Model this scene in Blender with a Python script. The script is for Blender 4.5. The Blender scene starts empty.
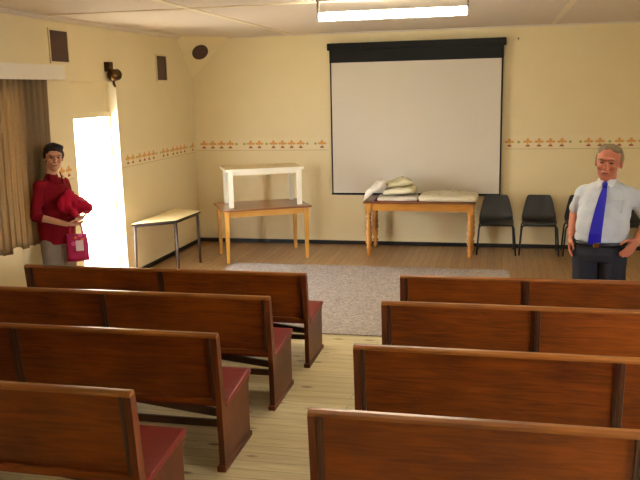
import bpy, bmesh, math, random
from mathutils import Vector, Matrix, Euler, noise
from mathutils.bvhtree import BVHTree

random.seed(7)
SC = bpy.context.scene
COL = SC.collection
K = 1.05                                   # survey units to metres
PI = math.pi


def V(x, y, z):
    return Vector((x * K, y * K, z * K))


# ------------------------------------------------------------------ camera
yaw, pitch, roll, FPX = .2248, .189, -.0225, 778.911
cy_, sy_, cp_, sp_ = math.cos(yaw), math.sin(yaw), math.cos(pitch), math.sin(pitch)
fwd = Vector((-sy_ * cp_, cy_ * cp_, -sp_))
rgt = Vector((cy_, sy_, 0))
upv = rgt.cross(fwd)
r2 = rgt * math.cos(roll) + upv * math.sin(roll)
u2 = upv * math.cos(roll) - rgt * math.sin(roll)
cam = bpy.data.cameras.new('camera')
cam.sensor_fit = 'HORIZONTAL'
cam.sensor_width = 36
cam.lens = FPX * 36 / 640
cam.clip_start = .05
camo = bpy.data.objects.new('camera', cam)
COL.objects.link(camo)
M3 = Matrix((r2, u2, -fwd)).transposed()
camo.matrix_world = Matrix.Translation((0, 0, 2.1 * K)) @ M3.to_4x4()
SC.camera = camo

# ------------------------------------------------------------------ light and exposure
SC.view_settings.view_transform = 'Standard'
SC.view_settings.look = 'None'
SC.view_settings.gamma = 1
SC.view_settings.use_curve_mapping = False
SC.view_settings.exposure = 0.95
TUBE_FRONT, TUBE_ADDED, SKY, SUN = 46.0, 4.0, 15.0, 5.0

w = bpy.data.worlds.new('sky')
SC.world = w
w.use_nodes = True
bg = w.node_tree.nodes['Background']
bg.inputs[0].default_value = (.93, .96, 1, 1)
bg.inputs[1].default_value = SKY
sun = bpy.data.lights.new('sun', 'SUN')
sun.energy = SUN
sun.angle = .01
sun.color = (1, .93, .8)
suno = bpy.data.objects.new('sun', sun)
COL.objects.link(suno)
suno.rotation_euler = Vector((.42, .16, -.75)).to_track_quat('-Z', 'Y').to_euler()


# ------------------------------------------------------------------ materials
def srgb(r, g, b):
    f = lambda c: ((c / 255 + .055) / 1.055) ** 2.4 if c > 10 else c / 255 / 12.92
    return (f(r), f(g), f(b), 1)


def base(name):
    m = bpy.data.materials.new(name)
    m.use_nodes = True
    nt = m.node_tree
    return m, nt, nt.nodes['Principled BSDF']


def node(nt, kind, **kw):
    n = nt.nodes.new(kind)
    for k, v in kw.items():
        if k.startswith('i_'):
            n.inputs[k[2:]].default_value = v
        else:
            setattr(n, k, v)
    return n


def plain(name, col, rough=.6, var=.06, scale=8, bump=0., metal=0., spec=.5, coat=0.):
    """one colour with a little soft mottling"""
    m, nt, p = base(name)
    tc = node(nt, 'ShaderNodeTexCoord')
    nz = node(nt, 'ShaderNodeTexNoise')
    nz.inputs['Scale'].default_value = scale
    nz.inputs['Detail'].default_value = 4
    nt.links.new(tc.outputs['Object'], nz.inputs['Vector'])
    mx = node(nt, 'ShaderNodeMix', data_type='RGBA')
    mx.inputs[6].default_value = tuple(c * (1 - var) for c in col[:3]) + (1,)
    mx.inputs[7].default_value = tuple(min(1, c * (1 + var)) for c in col[:3]) + (1,)
    nt.links.new(nz.outputs['Fac'], mx.inputs[0])
    nt.links.new(mx.outputs[2], p.inputs['Base Color'])
    p.inputs['Roughness'].default_value = rough
    p.inputs['Metallic'].default_value = metal
    p.inputs['Specular IOR Level'].default_value = spec
    p.inputs['Coat Weight'].default_value = coat
    if bump:
        b = node(nt, 'ShaderNodeBump')
        b.inputs['Strength'].default_value = bump
        b.inputs['Distance'].default_value = .01
        nt.links.new(nz.outputs['Fac'], b.inputs['Height'])
        nt.links.new(b.outputs[0], p.inputs['Normal'])
    return m


def wood(name, dark, light, axis=0, rough=.35, fine=30, coat=.3, spots=False, spec=.5):
    """grain stretched along one axis"""
    m, nt, p = base(name)
    tc = node(nt, 'ShaderNodeTexCoord')
    oi = node(nt, 'ShaderNodeObjectInfo')
    ad = node(nt, 'ShaderNodeVectorMath', operation='ADD')
    mu = node(nt, 'ShaderNodeMath', operation='MULTIPLY')
    mu.inputs[1].default_value = 17.
    nt.links.new(oi.outputs['Random'], mu.inputs[0])
    nt.links.new(tc.outputs['Object'], ad.inputs[0])
    nt.links.new(mu.outputs[0], ad.inputs[1])
    mp = node(nt, 'ShaderNodeMapping')
    s = [fine, fine, fine]
    s[axis] = fine / 14
    mp.inputs['Scale'].default_value = s
    nt.links.new(ad.outputs[0], mp.inputs['Vector'])
    nz = node(nt, 'ShaderNodeTexNoise')
    nz.inputs['Scale'].default_value = 1
    nz.inputs['Detail'].default_value = 6
    nz.inputs['Roughness'].default_value = .65
    nz.inputs['Distortion'].default_value = 1.2
    nt.links.new(mp.outputs[0], nz.inputs['Vector'])
    n2 = node(nt, 'ShaderNodeTexNoise')
    n2.inputs['Scale'].default_value = 2.2
    nt.links.new(ad.outputs[0], n2.inputs['Vector'])
    av = node(nt, 'ShaderNodeMath', operation='MULTIPLY_ADD')
    av.inputs[1].default_value = .45
    nt.links.new(n2.outputs['Fac'], av.inputs[0])
    m3 = node(nt, 'ShaderNodeMath', operation='MULTIPLY')
    m3.inputs[1].default_value = .6
    nt.links.new(nz.outputs['Fac'], m3.inputs[0])
    nt.links.new(m3.outputs[0], av.inputs[2])
    cr = node(nt, 'ShaderNodeValToRGB')
    cr.color_ramp.elements[0].position = .36
    cr.color_ramp.elements[0].color = dark
    cr.color_ramp.elements[1].position = .68
    cr.color_ramp.elements[1].color = light
    nt.links.new(av.outputs[0], cr.inputs[0])
    nt.links.new(cr.outputs[0], p.inputs['Base Color'])
    p.inputs['Roughness'].default_value = rough
    p.inputs['Coat Weight'].default_value = coat
    p.inputs['Coat Roughness'].default_value = .25
    p.inputs['Specular IOR Level'].default_value = spec
    return m


def boards(name, c1, c2, gap, width, length, rot, rough, knots=True):
    m, nt, p = base(name)
    tc = node(nt, 'ShaderNodeTexCoord')
    mp = node(nt, 'ShaderNodeMapping')
    mp.inputs['Rotation'].default_value = (0, 0, rot)
    nt.links.new(tc.outputs['Object'], mp.inputs['Vector'])
    br = node(nt, 'ShaderNodeTexBrick')
    br.offset = .37
    br.inputs['Color1'].default_value = c1
    br.inputs['Color2'].default_value = c2
    br.inputs['Mortar'].default_value = gap
    br.inputs['Scale'].default_value = 1
    br.inputs['Mortar Size'].default_value = .003
    br.inputs['Brick Width'].default_value = length
    br.inputs['Row Height'].default_value = width
    nt.links.new(mp.outputs[0], br.inputs['Vector'])
    m2 = node(nt, 'ShaderNodeMapping')
    m2.inputs['Scale'].default_value = (2.0, 26, 1)
    nt.links.new(mp.outputs[0], m2.inputs['Vector'])
    nz = node(nt, 'ShaderNodeTexNoise')
    nz.inputs['Scale'].default_value = 1.3
    nz.inputs['Detail'].default_value = 7
    nz.inputs['Distortion'].default_value = .8
    nt.links.new(m2.outputs[0], nz.inputs['Vector'])
    cr = node(nt, 'ShaderNodeValToRGB')
    cr.color_ramp.elements[0].position = .3
    cr.color_ramp.elements[0].color = (.62, .55, .45, 1)
    cr.color_ramp.elements[1].position = .65
    cr.color_ramp.elements[1].color = (1, 1, 1, 1)
    nt.links.new(nz.outputs['Fac'], cr.inputs[0])
    mx = node(nt, 'ShaderNodeMix', data_type='RGBA', blend_type='MULTIPLY')
    mx.inputs[0].default_value = .6
    nt.links.new(br.outputs['Color'], mx.inputs[6])
    nt.links.new(cr.outputs[0], mx.inputs[7])
    out = mx.outputs[2]
    if knots:
        m4 = node(nt, 'ShaderNodeMapping')
        m4.inputs['Scale'].default_value = (2.6, 7, 1)
        nt.links.new(mp.outputs[0], m4.inputs['Vector'])
        vo = node(nt, 'ShaderNodeTexVoronoi')
        vo.inputs['Scale'].default_value = 1.25
        nt.links.new(m4.outputs[0], vo.inputs['Vector'])
        k = node(nt, 'ShaderNodeValToRGB')
        k.color_ramp.elements[0].position = .10
        k.color_ramp.elements[0].color = (.25, .15, .08, 1)
        k.color_ramp.elements[1].position = .2
        k.color_ramp.elements[1].color = (1, 1, 1, 1)
        nt.links.new(vo.outputs['Distance'], k.inputs[0])
        mk = node(nt, 'ShaderNodeMix', data_type='RGBA', blend_type='MULTIPLY')
        mk.inputs[0].default_value = .85
        nt.links.new(out, mk.inputs[6])
        nt.links.new(k.outputs[0], mk.inputs[7])
        out = mk.outputs[2]
    nt.links.new(out, p.inputs['Base Color'])
    p.inputs['Roughness'].default_value = rough
    return m


def emit(name, col, s):
    m, nt, p = base(name)
    p.inputs['Base Color'].default_value = (.9, .9, .85, 1)
    p.inputs['Emission Color'].default_value = col
    p.inputs['Emission Strength'].default_value = s
    return m


def cloth(name, col, rough=.9, trans=0., scale=60, var=.15, bump=.3):
    m = plain(name, col, rough, var, scale, bump, spec=.15)
    if trans:
        nt = m.node_tree
        p = nt.nodes['Principled BSDF']
        o = nt.nodes['Material Output']
        t = node(nt, 'ShaderNodeBsdfTranslucent')
        src = p.inputs['Base Color'].links[0].from_socket
        nt.links.new(src, t.inputs['Color'])
        mx = node(nt, 'ShaderNodeMixShader')
        mx.inputs[0].default_value = trans
        nt.links.new(p.outputs[0], mx.inputs[1])
        nt.links.new(t.outputs[0], mx.inputs[2])
        nt.links.new(mx.outputs[0], o.inputs['Surface'])
    return m


def floral(name, ground, scale, spots, rough=.9, size=.22):
    """pale printed cloth with scattered small coloured blots"""
    m, nt, p = base(name)
    tc = node(nt, 'ShaderNodeTexCoord')
    vo = node(nt, 'ShaderNodeTexVoronoi')
    vo.inputs['Scale'].default_value = scale
    nt.links.new(tc.outputs['Object'], vo.inputs['Vector'])
    cr = node(nt, 'ShaderNodeValToRGB')
    cr.color_ramp.elements[0].position = size
    cr.color_ramp.elements[0].color = (1, 1, 1, 1)
    cr.color_ramp.elements[1].position = size + .08
    cr.color_ramp.elements[1].color = (0, 0, 0, 1)
    nt.links.new(vo.outputs['Distance'], cr.inputs[0])
    sp = node(nt, 'ShaderNodeSeparateColor')
    nt.links.new(vo.outputs['Color'], sp.inputs[0])
    c2 = node(nt, 'ShaderNodeValToRGB')
    c2.color_ramp.interpolation = 'CONSTANT'
    els = c2.color_ramp.elements
    els[0].position = 0
    els[0].color = ground
    els[1].position = .45
    els[1].color = spots[0]
    for i, s in enumerate(spots[1:]):
        e = els.new(.62 + .17 * i)
        e.color = s
    nt.links.new(sp.outputs[0], c2.inputs[0])
    mx = node(nt, 'ShaderNodeMix', data_type='RGBA')
    mx.inputs[6].default_value = ground
    nt.links.new(cr.outputs[0], mx.inputs[0])
    nt.links.new(c2.outputs[0], mx.inputs[7])
    nt.links.new(mx.outputs[2], p.inputs['Base Color'])
    p.inputs['Roughness'].default_value = rough
    return m


M = {}
M['wall'] = plain('cream wall paint', srgb(231, 213, 166), .55, .03, 3, .02, spec=.4)
M['ceiling'] = plain('ceiling paint', srgb(214, 199, 180), .7, .02, 2)
M['batten'] = plain('batten paint', srgb(228, 212, 180), .6, .02)
M['white'] = plain('white paint', srgb(236, 228, 206), .5, .03, 6)
M['door'] = plain('door paint', srgb(232, 222, 200), .5, .03, 6)
M['skirt'] = plain('dark skirting paint', srgb(30, 24, 22), .4, .1)
M['pine'] = boards('pale pine boards', srgb(216, 202, 158), srgb(204, 188, 144), srgb(168, 146, 100), .105, 2.7, 0, .42)
M['oak'] = boards('brown floor boards', srgb(172, 136, 92), srgb(154, 118, 78), srgb(112, 80, 48), .09, 2.2, PI / 2, .3, False)
M['concrete'] = plain('pale concrete', srgb(205, 200, 190), .9, .08, 2)
M['pew'] = wood('varnished pew wood', srgb(76, 30, 5), srgb(138, 66, 10), 0, .42, 40, .06, spec=.3)
M['pewz'] = wood('varnished pew wood upright', srgb(64, 26, 8), srgb(108, 50, 16), 2, .42, 26, .06, spec=.3)
M['pewstile'] = wood('dark stile wood', srgb(46, 20, 8), srgb(78, 38, 14), 2, .35, 26, .2)
M['pewrail'] = wood('light-catching rail wood', srgb(100, 50, 12), srgb(156, 94, 32), 0, .3, 26, .3)  # paler than the panels: caught light put into the rail colour
M['pewdark'] = wood('dark rail wood', srgb(52, 26, 12), srgb(80, 42, 20), 0, .4, 26, .2)
M['vinyl'] = plain('red vinyl', srgb(112, 20, 14), .42, .12, 5, .05)
M['tabletop'] = wood('table top wood', srgb(104, 56, 24), srgb(150, 92, 44), 0, .28, 26, .4)
M['honey'] = wood('honey wood', srgb(188, 130, 40), srgb(220, 166, 72), 2, .35, 26, .3)
M['honeyx'] = wood('honey wood apron', srgb(188, 130, 40), srgb(220, 166, 72), 0, .35, 26, .3)
M['amber'] = wood('amber wood', srgb(170, 108, 36), srgb(204, 142, 60), 2, .35, 26, .3)
M['amberx'] = wood('amber wood apron', srgb(170, 108, 36), srgb(204, 142, 60), 0, .35, 26, .3)
M['laminate'] = plain('beige laminate', srgb(222, 202, 150), .4, .04)
M['steel'] = plain('brown grey steel', srgb(62, 50, 47), .5, .08, spec=.3)
M['plastic'] = plain('charcoal plastic', srgb(36, 36, 35), .45, .08)
M['blacksteel'] = plain('black steel', srgb(24, 23, 24), .35, .1)
M['screenblack'] = plain('black screen casing', srgb(13, 14, 12), .55, .1, spec=.25)
M['screen'] = plain('matte screen cloth', srgb(214, 204, 186), .85, .015, 3)
M['brown'] = plain('brown grille cloth', srgb(88, 62, 48), .8, .15, 60)
M['frame'] = plain('grille frame paint', srgb(226, 208, 160), .5, .03)
M['bronze'] = plain('dark bronze', srgb(84, 58, 26), .22, .2, 12, metal=.85)
M['fitting'] = plain('fitting paint', srgb(64, 54, 42), .6, .05)
M['lamp'] = plain('lamp enamel', srgb(232, 228, 210), .4, .02)
M['tube_front'] = emit('lit tube front', (1, .94, .76, 1), TUBE_FRONT)
M['tube_added'] = emit('added tube rear', (1, .9, .66, 1), TUBE_ADDED)  # for the added fittings out of view
M['cap'] = plain('tube end cap', srgb(190, 186, 170), .4)
M['curtain'] = cloth('brown curtain cloth', srgb(152, 128, 94), .9, .36, 50, .12)
M['skin_m'] = plain('ruddy skin', srgb(190, 112, 80), .5, .06, 20)
M['skin_w'] = plain('tanned skin', srgb(208, 150, 114), .5, .05, 20)
M['lip'] = plain('lips', srgb(150, 76, 64), .5)
M['lip_m'] = plain('lips of the man', srgb(132, 66, 54), .6)
M['eye'] = plain('eye', srgb(50, 36, 30), .3)
M['hair_m'] = plain('grey brown hair', srgb(128, 110, 80), .7, .25, 40, .4)
M['hair_w'] = plain('dark hair', srgb(26, 18, 18), .6, .25, 40, .3)
M['shirt_m'] = cloth('pale blue shirt cloth', srgb(188, 191, 194), .85, 0, 14, .05, .2)
M['collar'] = cloth('shirt collar cloth', srgb(214, 212, 208), .85, 0, 14, .05, .1)
M['tie'] = plain('blue tie silk', srgb(30, 26, 168), .45, .12, 20)
M['trouser_m'] = cloth('charcoal trouser cloth', srgb(52, 52, 58), .85, 0, 16, .1, .2)
M['belt'] = plain('black leather', srgb(20, 18, 18), .35)
M['buckle'] = plain('buckle metal', srgb(200, 190, 160), .25, .05, metal=1)
M['shirt_w'] = cloth('red shirt cloth', srgb(122, 12, 24), .85, 0, 12, .15, .3)
M['trouser_w'] = cloth('grey trouser cloth', srgb(128, 116, 100), .9, 0, 16, .1, .2)
M['jacket'] = cloth('pink red jacket cloth', srgb(172, 18, 48), .75, 0, 10, .18, .3)
M['bag'] = floral('magenta bag cloth', srgb(176, 18, 78), 16, [srgb(226, 90, 150), srgb(150, 16, 70), srgb(226, 120, 60)], .7, .3)
M['patch'] = plain('white print', srgb(232, 205, 200), .7)
M['quilt_w'] = floral('white quilt cloth', srgb(226, 216, 200), 11, [srgb(206, 196, 190), srgb(216, 206, 176)])
M['quilt_c'] = floral('cream quilt cloth', srgb(222, 212, 178), 9, [srgb(196, 186, 120), srgb(206, 170, 130), srgb(170, 176, 100)])
M['quilt_g'] = floral('green cream quilt cloth', srgb(216, 208, 168), 10, [srgb(150, 160, 80), srgb(200, 160, 110), srgb(180, 176, 110)])
M['quilt_f'] = floral('floral mat cloth', srgb(226, 216, 186), 12, [srgb(150, 160, 96), srgb(200, 120, 90), srgb(190, 180, 110)])
M['red_cloth'] = cloth('dark red cloth', srgb(130, 40, 40))
M['motif_o'] = plain('orange print', srgb(222, 160, 84), .7, .1, 30)
M['motif_b'] = plain('brown print', srgb(168, 96, 64), .7, .1, 30)
M['motif_g'] = plain('green print', srgb(160, 170, 92), .7, .1, 30)
M['rule'] = plain('border rule', srgb(196, 172, 120), .6)
M['paper'] = plain('border paper', srgb(233, 215, 169), .6, .02)
M['nail'] = plain('nail steel', srgb(90, 60, 40), .4, metal=.6)

# carpet: looped pale lilac grey
m, nt, p = base('looped rug')
tc = node(nt, 'ShaderNodeTexCoord')
n1 = node(nt, 'ShaderNodeTexNoise')
n1.inputs['Scale'].default_value = 38
n1.inputs['Detail'].default_value = 5
n1.inputs['Roughness'].default_value = .8
nt.links.new(tc.outputs['Object'], n1.inputs['Vector'])
cr = node(nt, 'ShaderNodeValToRGB')
cr.color_ramp.elements[0].position = .38
cr.color_ramp.elements[0].color = srgb(134, 122, 114)
cr.color_ramp.elements[1].position = .62
cr.color_ramp.elements[1].color = srgb(190, 177, 166)
nt.links.new(n1.outputs['Fac'], cr.inputs[0])
nt.links.new(cr.outputs[0], p.inputs['Base Color'])
p.inputs['Roughness'].default_value = .95
p.inputs['Specular IOR Level'].default_value = .1
b = node(nt, 'ShaderNodeBump')
b.inputs['Strength'].default_value = .5
b.inputs['Distance'].default_value = .01
nt.links.new(n1.outputs['Fac'], b.inputs['Height'])
nt.links.new(b.outputs[0], p.inputs['Normal'])
M['rug'] = m

# thin window glass
m, nt, p = base('window glass')
p.inputs['Roughness'].default_value = .02
tr = node(nt, 'ShaderNodeBsdfTransparent')
mx = node(nt, 'ShaderNodeMixShader')
mx.inputs[0].default_value = .08
nt.links.new(tr.outputs[0], mx.inputs[1])
nt.links.new(p.outputs[0], mx.inputs[2])
nt.links.new(mx.outputs[0], nt.nodes['Material Output'].inputs['Surface'])
M['glass'] = m


# ------------------------------------------------------------------ mesh helpers
def add_box(bm, lo, hi, bev=0., mi=0):
    lo, hi = Vector(lo), Vector(hi)
    g = bmesh.ops.create_cube(bm, size=1)
    for v in g['verts']:
        v.co = Vector(((lo[i] + hi[i]) / 2 + v.co[i] * (hi[i] - lo[i]) for i in range(3)))
    fs = {f for v in g['verts'] for f in v.link_faces}
    for f in fs:
        f.material_index = mi
    if bev:
        es = list({e for v in g['verts'] for e in v.link_edges})
        bmesh.ops.bevel(bm, geom=es, offset=bev, segments=2, profile=.6, affect='EDGES')


def add_prism(bm, pts, a, b, axis=0, mi=0, bev=0.):
    """extrude a closed outline pts (2D) along an axis from a to b"""
    def mk(p, t):
        return {0: (t, p[0], p[1]), 1: (p[0], t, p[1]), 2: (p[0], p[1], t)}[axis]
    v0 = [bm.verts.new(mk(p, a)) for p in pts]
    v1 = [bm.verts.new(mk(p, b)) for p in pts]
    n = len(pts)
    fs = [bm.faces.new(v0[::-1]), bm.faces.new(v1)]
    for i in range(n):
        fs.append(bm.faces.new((v0[i], v0[(i + 1) % n], v1[(i + 1) % n], v1[i])))
    for f in fs:
        f.material_index = mi
    bmesh.ops.recalc_face_normals(bm, faces=fs)
    if bev:
        es = list({e for f in fs for e in f.edges})
        bmesh.ops.bevel(bm, geom=es, offset=bev, segments=2, profile=.6, affect='EDGES')


def add_tube(bm, pts, r, seg=10, mi=0):
    """tube along a polyline; r a number or a list"""
    pts = [Vector(p) for p in pts]
    rs = r if isinstance(r, (list, tuple)) else [r] * len(pts)
    rings = []
    ref = None
    for i, p in enumerate(pts):
        t = (pts[min(i + 1, len(pts) - 1)] - pts[max(i - 1, 0)]).normalized()
        if ref is None:
            ref = t.orthogonal().normalized()
        ref = (ref - t * ref.dot(t)).normalized()
        bn = t.cross(ref)
        rings.append([bm.verts.new(p + (ref * math.cos(2 * PI * k / seg) + bn * math.sin(2 * PI * k / seg)) * rs[i]) for k in range(seg)])
    fs = []
    for a, b_ in zip(rings, rings[1:]):
        for k in range(seg):
            fs.append(bm.faces.new((a[k], a[(k + 1) % seg], b_[(k + 1) % seg], b_[k])))
    fs.append(bm.faces.new(rings[0][::-1]))
    fs.append(bm.faces.new(rings[-1]))
    for f in fs:
        f.material_index = mi
        f.smooth = True


def add_lathe(bm, prof, c, seg=18, mi=0):
    """profile [(r, z)] around the vertical through c"""
    rings = [[bm.verts.new((c[0] + r * math.cos(2 * PI * k / seg), c[1] + r * math.sin(2 * PI * k / seg), c[2] + z)) for k in range(seg)] for r, z in prof]
    fs = []
    for a, b_ in zip(rings, rings[1:]):
        for k in range(seg):
            fs.append(bm.faces.new((a[k], a[(k + 1) % seg], b_[(k + 1) % seg], b_[k])))
    fs += [bm.faces.new(rings[0][::-1]), bm.faces.new(rings[-1])]
    for f in fs:
        f.material_index = mi
        f.smooth = True
    return rings


def add_ell(bm, c, r, rot=None, seg=20, ring=12, mi=0):
    g = bmesh.ops.create_uvsphere(bm, u_segments=seg, v_segments=ring, radius=1)
    R = Euler(rot).to_matrix() if rot else Matrix.Identity(3)
    for v in g['verts']:
        v.co = Vector(c) + R @ Vector((v.co.x * r[0], v.co.y * r[1], v.co.z * r[2]))
    for f in {f for v in g['verts'] for f in v.link_faces}:
        f.smooth = True
        f.material_index = mi


def add_cap(bm, a, b_, ra, rb):
    """tapered capsule"""
    a, b_ = Vector(a), Vector(b_)
    add_ell(bm, a, (ra,) * 3, seg=14, ring=8)
    add_ell(bm, b_, (rb,) * 3, seg=14, ring=8)
    add_tube(bm, [a, b_], [ra, rb], 14)


def obj(name, bm, mats, parent=None, kind=None, smooth=False):
    me = bpy.data.meshes.new(name)
    bm.normal_update()
    bm.to_mesh(me)
    bm.free()
    for mt in (mats if isinstance(mats, (list, tuple)) else [mats]):
        me.materials.append(M[mt])
    if smooth:
        me.polygons.foreach_set('use_smooth', [True] * len(me.polygons))
    o = bpy.data.objects.new(name, me)
    COL.objects.link(o)
    if parent:
        o.parent = parent
    if kind:
        o['kind'] = kind
    return o


def struct(name, bm, mats, parent=None):
    return obj(name, bm, mats, parent, kind=None if parent else 'structure')


def tag(o, label, cat, group=None):
    o['label'] = label
    o['category'] = cat
    if group:
        o['group'] = group
    return o


def thing(name, label, cat, loc=(0, 0, 0), rz=0, group=None):
    o = bpy.data.objects.new(name, None)
    o.empty_display_size = .1
    COL.objects.link(o)
    o.location = loc
    o.rotation_euler = (0, 0, rz)
    return tag(o, label, cat, group)


def dup(root, loc, rz, label, scale=None):
    r = root.copy()
    COL.objects.link(r)
    r.location = loc
    r.rotation_euler = (0, 0, rz)
    if scale:
        r.scale = scale
    r['label'] = label
    for ch in list(root.children):
        c = ch.copy()
        COL.objects.link(c)
        c.parent = r
        for g in list(ch.children):
            d = g.copy()
            COL.objects.link(d)
            d.parent = c
    return r


def BM():
    return bmesh.new()


def box(name, lo, hi, mt, parent=None, bev=0., kind=None):
    bm = BM()
    add_box(bm, lo, hi, bev)
    return obj(name, bm, mt, parent, kind)


# ------------------------------------------------------------------ the room
XL, XR, YB, YR, ZC = -4.168 * K, 2.12 * K, 10.45 * K, -3.0, 2.855 * K
TH = .143                                                # wall thickness at the doorway
DY0, DY1, DZ = 7.2 * K, 8.165 * K, 2.25 * K               # doorway opening
WY0, WY1, WZ0, WZ1 = 4.9 * K, 6.35 * K, .80 * K, 2.2 * K   # window opening
FY = 7.5 * K                                             # the two floor areas meet under the rug

bm = BM(); add_box(bm, (XL - TH, YR, -.1), (XR + .1, FY, 0)); struct('floor', bm, 'pine')
bm = BM(); add_box(bm, (XL - TH, FY, -.1), (XR + .1, YB + .1, 0)); struct('floor_front', bm, 'oak')
bm = BM(); add_box(bm, (XL - TH, YR, ZC), (XR + .1, YB + .1, ZC + .1)); struct('ceiling', bm, 'ceiling')
bm = BM(); add_box(bm, (XL - TH, YB, 0), (XR + .1, YB + .1, ZC)); struct('wall_back', bm, 'wall')
bm = BM(); add_box(bm, (XL - TH, YR - .1, 0), (XR + .1, YR, ZC)); struct('wall_rear', bm, 'wall')
bm = BM()
for y0, y1, z0, z1 in ((YR, WY0, 0, ZC), (WY0, WY1, 0, WZ0), (WY0, WY1, WZ1, ZC), (WY1, DY0, 0, ZC), (DY0, DY1, DZ, ZC), (DY1, YB, 0, ZC)):
    add_box(bm, (XL - TH, y0, z0), (XL, y1, z1))
struct('wall_left', bm, 'wall')
bm = BM()
RWY = [(1.5, 2.7), (3.3, 4.5)]  # unseen windows, added to light the right-hand pew backs
ys = [YR] + [y for p_ in RWY for y in p_] + [YB]
for i in range(0, len(ys), 2):
    add_box(bm, (XR, ys[i], 0), (XR + .1, ys[i + 1], ZC))
for y0, y1 in RWY:
    add_box(bm, (XR, y0, 0), (XR + .1, y1, .95)); add_box(bm, (XR, y0, 2.2), (XR + .1, y1, ZC))
struct('wall_right', bm, 'wall')
bm = BM(); add_box(bm, (XL - 30, -25, -.4), (XL - TH - .001, 40, -.12)); add_box(bm, (XR + .1, -25, -.4), (XR + 30, 40, -.12)); struct('outside_ground', bm, 'concrete')
bm = BM(); add_box(bm, (XL - TH - .65, YR, 2.62), (XL - TH, YB, 2.72)); struct('outside_sun_block', bm, 'white')  # unseen overhang, added to keep sun off the upper curtain

# skirting
bh, bt = .052 * K, .015
bm = BM(); add_box(bm, (XL, YB - bt, 0), (XR, YB, bh)); struct('baseboard_back', bm, 'skirt')
bm = BM(); add_box(bm, (XL, DY1 + .06, 0), (XL + bt, YB - bt, bh)); add_box(bm, (XL, YR, 0), (XL + bt, DY0, bh)); struct('baseboard_left', bm, 'skirt')
# cornice along the left wall and the back wall
bm = BM(); add_prism(bm, [(XL, ZC - .04), (XL + .016, ZC - .04), (XL + .06, ZC - .012), (XL + .06, ZC), (XL, ZC)], YR, YB, 1); struct('trim_1', bm, 'ceiling')
bm = BM(); add_box(bm, (XL, YB - .02, ZC - .022), (XR, YB, ZC)); struct('trim_2', bm, 'ceiling')
# thin joint strip high on the back wall
bm = BM(); add_box(bm, (XL, YB - .006, 2.445 * K), (XR, YB, 2.458 * K)); struct('trim_3', bm, 'wall')
# ceiling battens
for i, (lo, hi) in enumerate((((-2.74, -2.7, 2.846), (-2.68, 10.4, 2.86)), ((.62, -2.7, 2.846), (.68, 10.4, 2.86)), ((-4.1, 6.775, 2.843), (2.1, 6.83, 2.86)), ((-4.1, 3.3, 2.843), (2.1, 3.36, 2.86)))):
    bm = BM(); add_box(bm, V(*lo), (hi[0] * K, hi[1] * K, ZC)); struct('trim_%d' % (4 + i), bm, 'batten')
# sloping corner panel with its round loudspeaker
a, b_, c = Vector((-3.59 * K, YB, ZC)), Vector((XL, YB, 2.317 * K)), Vector((XL, 9.92 * K, ZC))
bm = BM()
d4 = Vector((XL, YB, ZC))
vs = [bm.verts.new(p_) for p_ in (a, b_, c, d4)]
for f in ((0, 1, 2), (0, 3, 1), (1, 3, 2), (2, 3, 0)):
    bm.faces.new([vs[i] for i in f])
bmesh.ops.recalc_face_normals(bm, faces=bm.faces[:])
struct('trim_8', bm, 'wall')
nrm = (b_ - a).cross(c - a).normalized()
if nrm.dot(Vector((1, -1, -1))) < 0:
    nrm = -nrm
sp_c = camo.location + ((a - camo.location).dot(nrm) / ((fwd + r2 * (200 - 320) / FPX + u2 * (240 - 52) / FPX).dot(nrm))) * (fwd + r2 * (200 - 320) / FPX + u2 * (240 - 52) / FPX)
spk = thing('ceiling_speaker', 'round dark brown loudspeaker set in the sloping corner panel near the ceiling', 'speaker', sp_c)
spk.rotation_euler = nrm.to_track_quat('Z', 'Y').to_euler()
bm = BM(); add_lathe(bm, [(.112, 0), (.112, .012), (.104, .016), (.0, .018)][:3] + [(.1, .012)], (0, 0, 0), 32); obj('grille', bm, 'brown', spk)
bm = BM()
for k in range(32):
    pass
add_lathe(bm, [(.118, 0), (.118, .014), (.112, .017), (.112, 0)], (0, 0, 0), 32); obj('rim', bm, 'brown', spk)

# window behind the curtain
bm = BM()
fx0, fx1 = XL - TH + .02, XL - TH + .07
for y0, y1, z0, z1 in ((WY0, WY1, WZ0, WZ0 + .05), (WY0, WY1, WZ1 - .05, WZ1), (WY0, WY0 + .05, WZ0, WZ1), (WY1 - .05, WY1, WZ0, WZ1), ((WY0 + WY1) / 2 - .025, (WY0 + WY1) / 2 + .025, WZ0, WZ1)):
    add_box(bm, (fx0, y0, z0), (fx1, y1, z1))
wn = struct('window_1', bm, 'white')
bm = BM(); add_box(bm, (fx0 + .02, WY0 + .05, WZ0 + .05), (fx0 + .024, WY1 - .05, WZ1 - .05)); obj('pane', bm, 'glass', wn)
for i, (y0, y1) in enumerate(RWY):  # frames and panes of the added right-wall windows
    bm = BM()
    for q0, q1, z0, z1 in ((y0, y1, .95, 1.0), (y0, y1, 2.15, 2.2), (y0, y0 + .05, .95, 2.2), (y1 - .05, y1, .95, 2.2), ((y0 + y1) / 2 - .025, (y0 + y1) / 2 + .025, .95, 2.2)):
        add_box(bm, (XR + .04, q0, z0), (XR + .09, q1, z1))
    wn = struct('window_%d' % (i + 2), bm, 'white')
    bm = BM(); add_box(bm, (XR + .06, y0 + .05, 1.0), (XR + .064, y1 - .05, 2.15)); obj('pane', bm, 'glass', wn)

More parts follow.
